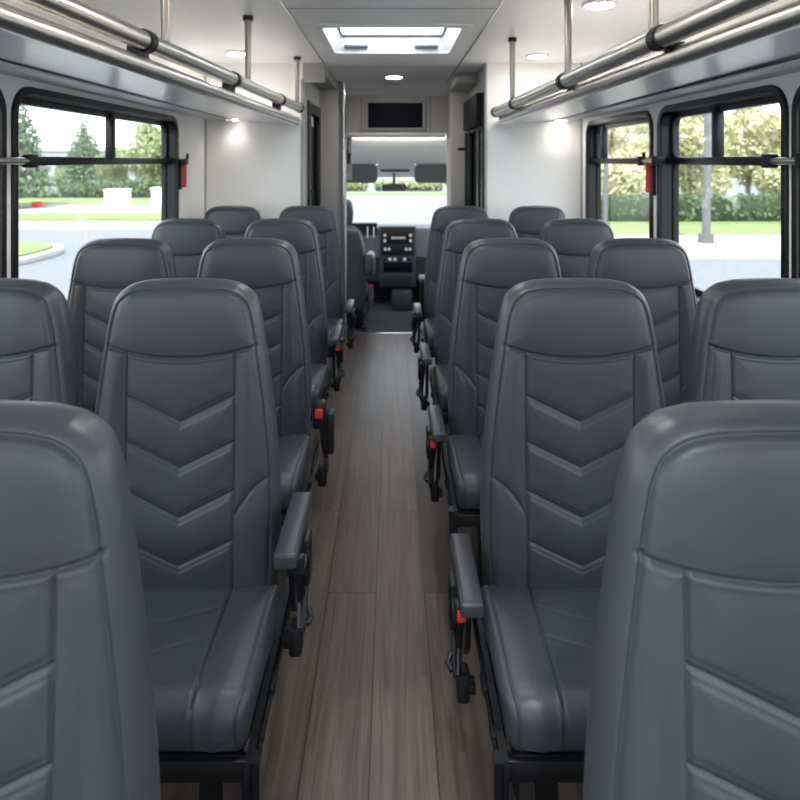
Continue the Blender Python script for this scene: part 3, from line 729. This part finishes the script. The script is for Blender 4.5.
unit('cubby', -0.09, 0.215, 0.235, 0.34, M['screen'], 0.002); unit('lower_grille', -0.10, 0.22, 0.095, 0.215, M['dashd'], 0.008)
for k in range(9): unit('grille_slat', -0.09, 0.21, 0.103+k*0.0122, 0.107+k*0.0122, M['blackp'], 0.012)
for x in (-0.075, 0.195):
    for z in (0.572, 0.628): part('radio_knob', disc((x, 6.842, z), 0.016, 0.022, 'y', 16), M['knob'], st)
for x in (-0.07, -0.03, 0.15, 0.19): part('climate_knob', disc((x, 6.842, 0.482), 0.015, 0.022, 'y', 16), M['knob'], st)
for k in range(6): unit('switch', -0.09+k*0.052, -0.058+k*0.052, 0.358, 0.388, M['knob'] if k in (1, 2, 4) else M['blackp'], 0.012)
cl = part('instrument_hood', [extrude_profile([(7.2, 0.70), (6.86, 0.765), (6.82, 0.755), (6.84, 0.73), (6.93, 0.60), (7.2, 0.56)], -0.62, -0.16)], M['dashd'], db)
for x in (-0.52, -0.39): part('gauge', disc((x, 6.875, 0.665), 0.045, 0.008, 'y', 24), M['knob'], cl)
part('hood_vent', [b2(-0.265, -0.25, 6.84, 6.87, 0.60, 0.72, 0.004), b2(-0.20, -0.185, 6.84, 6.87, 0.60, 0.72, 0.004)], M['knob'], cl)
part('floor_hump', b2(0.0, 0.21, 6.75, 7.2, CZ, 0.055, 0.03), M['dashd'], db)
sw = thing('steering_wheel', (-0.48, 6.68, 0.55), 'black steering wheel behind the driver seat', 'steering wheel')
ring = [(-0.48+0.19*math.cos(a), 6.66+0.06*math.sin(a), 0.56+0.18*math.sin(a)) for a in np.linspace(0, 2*math.pi, 41)]
part('rim', tube(ring, 0.015, 12, False), M['blackp'], sw)
part('hub', [ellipsoid((-0.48, 6.67, 0.56), (0.07, 0.03, 0.06)), tube([(-0.66, 6.66, 0.57), (-0.30, 6.66, 0.57)], 0.012, 8), tube([(-0.48, 6.67, 0.56), (-0.48, 6.812, 0.52)], 0.03, 12)], M['blackp'], sw)

def visor(x0, x1, label, clip):
    t = thing('sun_visor', ((x0+x1)/2, 6.49, 1.37), label, 'sun visor', 'cab sun visors')
    part('visor_panel', plate(rrect(x0, 1.19, x1, 1.378, 0.05), [], 0.026, lambda u, v, w: (u, 6.49+w, v), 0.010), M['visor'], t)
    part('visor_clip', [tube([(clip, 6.49, 1.36), (clip+0.03*(1 if clip < 0 else -1), 6.50, 1.40)], 0.009, 8)], M['white'], t)
visor(-0.60, -0.145, 'grey sun visor left of the rear-view mirror', -0.16)
visor(0.224, 0.70, 'grey sun visor right of the rear-view mirror', 0.245)
mr = thing('rear_view_mirror', (0.02, 6.8, 1.17), 'dark rear-view mirror hanging at the top of the windshield', 'mirror')
part('mirror_housing', rbox((0.022, 6.78, 1.133), (0.255, 0.035, 0.072), 0.016, 3), M['visor'], mr)
part('mirror_stem', tube([(0.022, 6.79, 1.15), (0.022, 6.82, 1.24), (0.022, 6.84, 1.30)], 0.012, 10), M['blackp'], mr)
oc = thing('overhead_lamp', (0.03, 6.75, 1.33), 'pale overhead map light above the rear-view mirror', 'light')
part('lamp_housing', rbox((0.03, 6.74, 1.315), (0.30, 0.12, 0.035), 0.012, 3), M['visor'], oc)
part('lamp_button', [rbox((-0.09, 6.70, 1.296), (0.02, 0.02, 0.012), 0.004), rbox((0.15, 6.70, 1.296), (0.02, 0.02, 0.012), 0.004)], M['white'], oc)
rp = thing('radio_handset_panel', (-0.37, 5.6, 1.3), 'narrow grey panel with a hanging black handset at left of the cab opening', 'handset panel')
part('panel', b2(-0.405, -0.345, 5.57, 5.60, 1.25, 1.64, 0.004), M['grey'], rp)
part('handset', [rbox((-0.372, 5.555, 1.43), (0.035, 0.04, 0.09), 0.012), ellipsoid((-0.372, 5.548, 1.46), (0.022, 0.022, 0.026), 14, 8)], M['blackp'], rp)
part('handset_cord', tube([(-0.372, 5.56, 1.47), (-0.382, 5.552, 1.53), (-0.366, 5.552, 1.58), (-0.372, 5.565, 1.61)], 0.005, 8), M['blackp'], rp)

# ================================================================== OUTSIDE
def solid(name, poly, z0, z1, m_, label=None, cat=None, kind=None):
    return solo(name, plate(poly, [], z1-z0, lambda u, v, w: (u, v, (z0+z1)/2+w)), m_, (poly[0][0], poly[0][1], z0), label, cat, None, kind)
G0 = GROUND
solo('ground', b2(-150, 150, -60, 220, G0-0.3, G0), M['asphalt'], (0, 0, 0), kind='structure')
# left: kerbed island, concrete drive, lawn strip
def island(loc, label, poly, hgt=0.14, wide=0.22):
    t = thing('kerb_island', (poly[0][0], poly[0][1], G0), label, 'kerb island')
    c = np.array(poly).mean(0)
    inner = [tuple(c+(np.array(p)-c)*(1-wide/np.linalg.norm(np.array(p)-c))) for p in poly]
    part('kerb', plate(poly, [], hgt, lambda u, v, w: (u, v, G0+hgt/2+w), 0.03), M['concrete'], t)
    part('grass', plate(inner, [], 0.04, lambda u, v, w: (u, v, G0+hgt+0.02+w)), M['lawn'], t)
island(None, 'grass island with a pale kerb outside the left window', [tuple(p) for p in rrect(-13.5, 12.4, -7.6, 16.2, 1.5)])
solid('pavement', [(-60, 20.4), (-6.5, 20.4), (-6.5, 32.0), (-60, 32.0)], G0, G0+0.02, M['concrete'], kind='structure')
solid('lawn_strip', [(-17.0, 23.2), (-7.5, 23.2), (-7.5, 26.4), (-14, 26.4)], G0+0.02, G0+0.08, M['lawn'], 'narrow lawn strip across the drive outside the left window', 'lawn')
solid('verge', [(-70, 32.0), (-6.5, 32.0), (-6.5, 60), (-70, 60)], G0, G0+0.06, M['lawn'], 'grass verge under the trees on the left', 'lawn')
# right: lawn, sidewalk
solid('sidewalk', [(5.5, 14.2), (60, 14.2), (60, 18.2), (5.5, 18.2)], G0, G0+0.10, M['concrete'], kind='structure')
solid('lawn', [(5.5, 18.2), (60, 18.2), (60, 40), (5.5, 40)], G0, G0+0.12, M['lawn'], 'mown lawn before the hedge outside the right windows', 'lawn')
solid('kerb', [(8.8, 14.6), (9.6, 13.2), (12.5, 11.6), (14.0, 11.6), (14.0, 12.0), (12.6, 12.0), (9.9, 13.5), (9.2, 14.6)], G0, G0+0.13, M['concrete'], 'pale kerb edge beside the sidewalk outside the right window', 'kerb')

def leaves(blobs, n, size, flat=0.5):
    """leaf quads scattered in the outer shell of ellipsoids ((c),(r),weight)"""
    wsum = sum(b[2] for b in blobs); vs = []
    for c, r, w in blobs:
        k = int(n*w/wsum)
        dd = rng.normal(size=(k, 3)); dd /= np.linalg.norm(dd, axis=1)[:, None]
        p = np.array(c)+dd*np.array(r)*rng.uniform(0.55, 1.05, (k, 1))
        a = rng.normal(size=(k, 3)); a /= np.linalg.norm(a, axis=1)[:, None]
        b = np.cross(a, rng.normal(size=(k, 3))); b /= np.linalg.norm(b, axis=1)[:, None]
        s = size*rng.uniform(0.6, 1.3, (k, 1))
        vs.append(np.stack([p-a*s, p+b*s*flat, p+a*s, p-b*s*flat], 1).reshape(-1, 3))
    v = np.concatenate(vs); f = np.arange(len(v)).reshape(-1, 4).tolist()
    return v, f
def conifer_blobs(h_, w_):
    out = []
    for k in range(13):
        f = k/12; z = h_*(0.12+0.86*f); rr = w_*(1-f)**0.85*0.5+0.08
        nb = max(1, int(7*(1-f))+1)
        for j in range(nb):
            a = 2*math.pi*j/nb+k*0.9; out.append(((rr*0.55*math.cos(a), rr*0.55*math.sin(a), z), (rr*0.55, rr*0.55, h_*0.05), rr**2+0.02))
    return out
def round_blobs(h_, w_, seed):
    rr = random.Random(seed); out = []
    for k in range(17):
        a = rr.uniform(0, 6.28); q = rr.uniform(0, 0.34)*w_; z = h_*rr.uniform(0.26, 0.88)
        s = w_*rr.uniform(0.16, 0.26)*(1.15-0.5*(z/h_)); out.append(((q*math.cos(a), q*math.sin(a), z), (s, s, s*0.85), s*s))
    return out
TM = {}
def tree_mesh(kind, h_, w_, n, size, m_):
    key = kind
    bl = conifer_blobs(h_, w_) if kind.startswith('conifer') else round_blobs(h_, w_, hash(kind) % 97)
    TM[key] = (mesh_of('foliage', leaves(bl, n, size), M[m_], None), mesh_of('trunk', [tube([(0, 0, 0), (0.02, 0, h_*0.45), (0, 0.03, h_*0.8)], [0.035*h_**0.9, 0.025*h_**0.9, 0.008*h_**0.9], 10)], M['bark']), h_)
def round_seeded(kind, h_, w_, n, size, m_, seed):
    TM[kind] = (mesh_of('foliage', leaves(round_blobs(h_, w_, seed), n, size), M[m_], None), mesh_of('trunk', [tube([(0, 0, 0), (0.04, 0, h_*0.4), (0, 0.03, h_*0.75)], [0.030*h_**0.9, 0.022*h_**0.9, 0.008*h_**0.9], 10),
        tube([(0.03, 0, h_*0.36), (w_*0.18, 0.05, h_*0.62)], [0.016*h_, 0.006*h_], 8), tube([(0.03, 0, h_*0.33), (-w_*0.18, 0.1, h_*0.60)], [0.016*h_, 0.006*h_], 8)], M['bark']), h_)
tree_mesh('conifer', 8.0, 4.2, 15000, 0.14, 'conifer')
round_seeded('green', 5.0, 5.2, 13000, 0.13, 'green', 3)
round_seeded('autumn', 5.6, 5.4, 14000, 0.14, 'autumn', 5)
round_seeded('autumn2', 6.2, 5.0, 14000, 0.14, 'autumn', 8)
def tree(kind, name, px, D, ytop, label, group, rz=0.0, gz=0.06):
    """px: photo column, D: distance ahead, ytop: photo row of the tip"""
    me, tr, h_ = TM[kind]; x = (px-392)*D/650; ztop = EYE+(161-ytop)*D/650
    t = thing(name, (x, D, G0+gz), label, 'tree', group); s = (ztop-G0)/h_; t.scale = (s, s, s); t.rotation_euler = (0, 0, rz)
    link('foliage', me, t); link('trunk', tr, t)
GL = 'trees beyond the parking lot on the left'; GR = 'autumn trees beyond the hedge on the right'
tree('conifer', 'conifer_tree', 84, 44, 110, 'tall dark conifer in the middle of the left window', GL)
tree('conifer', 'conifer_tree', 12, 30, 70, 'conifer cut off at the near edge of the left window', GL, 1.2)
tree('green', 'leafy_tree', 118, 42, 148, 'low leafy tree just right of the left window mullion', GL, 0.4)
tree('green', 'leafy_tree', 152, 40, 124, 'leafy green tree at the far end of the left window', GL, 2.0)
tree('green', 'leafy_tree', 64, 46, 160, 'low leafy tree beside the conifer in the left window', GL, 3.1)
tree('green', 'leafy_tree', 30, 44, 172, 'small bushy tree at the lower near side of the left window', GL, 4.0)
tree('green', 'leafy_tree', 182, 44, 140, 'leafy tree half hidden by the far frame of the left window', GL, 5.0)
for k, (px, D, yt, kd, lb) in enumerate([
        (612, 29, 108, 'autumn', 'yellow-green tree filling the smaller right window'),
        (658, 34, 112, 'autumn2', 'yellow tree behind the pillar between the right windows'),
        (700, 28, 108, 'autumn', 'yellow tree behind the lamp post in the big right window'),
        (748, 34, 96, 'autumn2', 'large yellow-green tree right of the lamp post'),
        (800, 29, 104, 'autumn', 'yellow tree cut off by the right edge of the photo')]):
    tree(kd, 'autumn_tree', px, D, yt, lb, GR, k*1.3, 0.12)
for k, (px, D, yt) in enumerate([(364, 52, 168), (446, 54, 172)]):
    tree('green', 'leafy_tree', px, D, yt, ('green tree seen through the left of the windshield', 'green tree seen through the right of the windshield')[k], 'trees ahead of the bus', k)
solid('lawn_ahead', [(-6.4, 41.5), (14, 41.5), (14, 43.5), (-6.4, 43.5)], G0, G0+0.08, M['lawn'], 'grass strip ahead of the bus beyond the windshield', 'lawn')
hl_ = []
for k in range(22):
    hl_.append(((-24.5+k*0.62, 37.5, G0+0.55), (0.6, 0.6, 0.5+0.12*math.sin(k*1.7)), 1.0))
hq = thing('shrub_row', (-18, 37.5, G0+0.06), 'row of low green shrubs behind the cabinets on the left', 'hedge')
part('shrub_leaves', leaves(hl_, 14000, 0.09), M['hedge'], hq, angle=None)
part('shrub_twigs', [rbox((-18.0, 37.5, G0+0.46), (13.4, 0.7, 0.78), 0.2)], mat('hedge_twigs', (0.03, 0.05, 0.02), 0.9), hq)
hf_ = []
for k in range(17):
    if k % 6 != 5: hf_.append(((-6.0+k*0.9, 46.5, G0+0.45), (0.8, 0.5, 0.42+0.15*math.sin(k*2.1)), 1.0))
hz_ = thing('shrub_row', (1, 46.5, G0), 'low pale shrubs ahead of the bus beyond the windshield', 'hedge')
part('shrub_leaves', leaves(hf_, 9000, 0.09), M['green'], hz_, angle=None)
part('shrub_twigs', [rbox((c[0], c[1], G0+0.3), (r[0]*1.5, 0.5, 0.5), 0.1) for c, r, w_ in hf_], M['hedge_t'], hz_)
# hedge: boxy clipped mass of small leaves
hx = []
for k in range(26):
    hx.append(((6.4+k*0.62, 22.3, G0+0.45), (0.55, 0.5, 0.40), 1.0)); hx.append(((6.4+k*0.62, 22.3, G0+0.85), (0.5, 0.45, 0.18), 0.6))
hd = thing('hedge', (13, 22.3, G0+0.12), 'clipped dark green hedge along the lawn on the right', 'hedge')
part('hedge_leaves', leaves(hx, 22000, 0.075), M['hedge'], hd, angle=None)
part('hedge_core', [rbox((14.1, 22.3, G0+0.51), (16.2, 0.7, 0.78), 0.15)], mat('hedge_twigs', (0.03, 0.05, 0.02), 0.9), hd)
def lamp_post(px, D, r, label, gz=0.10):
    x = (px-392)*D/650
    t = thing('lamp_post', (x, D, G0+gz), label, 'lamp post')
    part('post', tube([(x, D, G0+gz), (x+0.06, D, 3.0), (x+0.13, D, 6.5)], [r, r*0.8, r*0.6], 14), M['galv'], t)
    part('post_base', disc((x, D, G0+gz+0.11), r*1.8, 0.22, 'z', 18), M['galv'], t)
    part('lamp_head', rbox((x+0.5, D, 6.55), (1.0, 0.3, 0.12), 0.04), M['galv'], t)
lamp_post(706, 16.4, 0.105, 'grey lamp post on the sidewalk in the big right window')
lamp_post(605, 19.0, 0.075, 'slim grey lamp post in the smaller right window', 0.12)
def ubox(px0, px1, y0, y1, D, label):
    x0, x1 = (px0-392)*D/650, (px1-392)*D/650; h_ = (y1-y0)*D/650
    t = thing('utility_cabinet', ((x0+x1)/2, D, G0+0.05), label, 'utility cabinet', 'white utility cabinets')
    part('cabinet_body', b2(x0, x1, D, D+0.8, G0+0.04, G0+0.05+h_*0.9, 0.02), M['white'], t)
    part('cabinet_lid', b2(x0-0.03, x1+0.03, D-0.03, D+0.83, G0+0.05+h_*0.9, G0+0.05+h_, 0.02), M['white'], t)
ubox(104, 124, 190, 208, 29.5, 'white utility cabinet on the grass below the left window mullion')
ubox(151, 170, 189, 208, 30.0, 'white utility cabinet at the far frame of the left window')
solo('red_planter', rbox(((38-392)*30/650, 30, G0+0.17), (0.5, 0.3, 0.22), 0.05), M['red'], ((38-392)*30/650, 30, G0+0.06), 'low red block on the pavement at the near side of the left window', 'block')
def building(x0, x1, y, dep, h_, label, floors, nwin):
    t = thing('building', ((x0+x1)/2, y, G0), label, 'building')
    part('wall', b2(x0, x1, y, y+dep, G0, h_), M['facade'], t)
    part('roof', b2(x0-0.3, x1+0.3, y-0.3, y+dep+0.3, h_, h_+0.4), M['white'], t)
    for f in range(floors):
        for k in range(nwin):
            wx = x0+(x1-x0)*(k+0.5)/nwin; wz = G0+1.2+f*3.0
            part('window', b2(wx-0.9, wx+0.9, y-0.06, y+0.02, wz, wz+1.4), M['display'], t)
building(-62, -38, 88, 14, 2.8, 'long pale building behind the trees on the left', 1, 6)
building(30, 72, 62, 12, 3.2, 'pale building behind the autumn trees on the right', 1, 8)
building(-22, 30, 120, 14, 2.6, 'low pale building far ahead beyond the windshield', 1, 10)

# ================================================================== LIGHT, WORLD, CAMERA
w = bpy.data.worlds.new('sky'); scene.world = w; w.use_nodes = True
nt = w.node_tree; bg = nt.nodes['Background']
tc = nt.nodes.new('ShaderNodeTexCoord'); sep = nt.nodes.new('ShaderNodeSeparateXYZ'); cr = nt.nodes.new('ShaderNodeValToRGB')
nt.links.new(tc.outputs['Generated'], sep.inputs[0]); nt.links.new(sep.outputs['Z'], cr.inputs[0]); nt.links.new(cr.outputs[0], bg.inputs['Color'])
cr.color_ramp.elements[0].position = 0.0; cr.color_ramp.elements[0].color = (0.97, 0.98, 1.0, 1)
cr.color_ramp.elements[1].position = 0.6; cr.color_ramp.elements[1].color = (0.76, 0.86, 1.0, 1)
bg.inputs['Strength'].default_value = 1.9

sl = bpy.data.lights.new('sun', 'SUN'); sl.energy = 3.0; sl.angle = R(2); sl.color = (1.0, 0.96, 0.9)
so = bpy.data.objects.new('sun', sl); COL.objects.link(so); so.rotation_euler = (R(38), 0, R(-4))

def portal(x, y0, y1, z0, z1, sgn):
    l = bpy.data.lights.new('portal', 'AREA'); l.shape = 'RECTANGLE'; l.size = y1-y0; l.size_y = z1-z0
    l.cycles.is_portal = True
    o = bpy.data.objects.new('window_portal', l); COL.objects.link(o); o.location = (x, (y0+y1)/2, (z0+z1)/2)
    o.rotation_euler = (R(90), 0, R(90 if sgn > 0 else -90))
for a, b, _ in LW: portal(XL-0.12, a, b, WZ0, WZ1, -1)
for a, b, _ in RW: portal(XR+0.12, a, b, WZ0, WZ1, 1)
l = bpy.data.lights.new('portal', 'AREA'); l.shape = 'RECTANGLE'; l.size = 1.9; l.size_y = 1.05; l.cycles.is_portal = True
o = bpy.data.objects.new('window_portal', l); COL.objects.link(o); o.location = (0, REAR-0.12, 1.28); o.rotation_euler = (R(90), 0, 0)
l = bpy.data.lights.new('portal', 'AREA'); l.shape = 'RECTANGLE'; l.size = 1.9; l.size_y = 0.85; l.cycles.is_portal = True
o = bpy.data.objects.new('windshield_portal', l); COL.objects.link(o); o.location = (0, 7.34, 1.02); o.rotation_euler = (R(-51), 0, 0)
for y0_, y1_ in ((HY0, HY1), (-0.75, 0.15)):
    l = bpy.data.lights.new('portal', 'AREA'); l.shape = 'RECTANGLE'; l.size = 0.66; l.size_y = y1_-y0_; l.cycles.is_portal = True
    o = bpy.data.objects.new('hatch_portal', l); COL.objects.link(o); o.location = (0, (y0_+y1_)/2, CEIL+0.16)

cam = bpy.data.cameras.new('camera'); co = bpy.data.objects.new('camera', cam); COL.objects.link(co)
co.location = (0, 0, EYE); co.rotation_euler = (R(90), 0, 0)
cam.sensor_width = 36; cam.lens = 36*650/800; cam.shift_x = 0.010; cam.shift_y = -(400-161)/800; cam.clip_start = 0.02; cam.clip_end = 500
cam.dof.use_dof = True; cam.dof.focus_distance = 1.3; cam.dof.aperture_fstop = cam.lens/1000/0.0050
scene.camera = co
vs = scene.view_settings; vs.view_transform = 'Standard'; vs.look = 'None'; vs.gamma = 1.0; vs.use_curve_mapping = False; vs.exposure = 1.2
scene.cycles.max_bounces = 10; scene.cycles.diffuse_bounces = 6; scene.cycles.transparent_max_bounces = 16
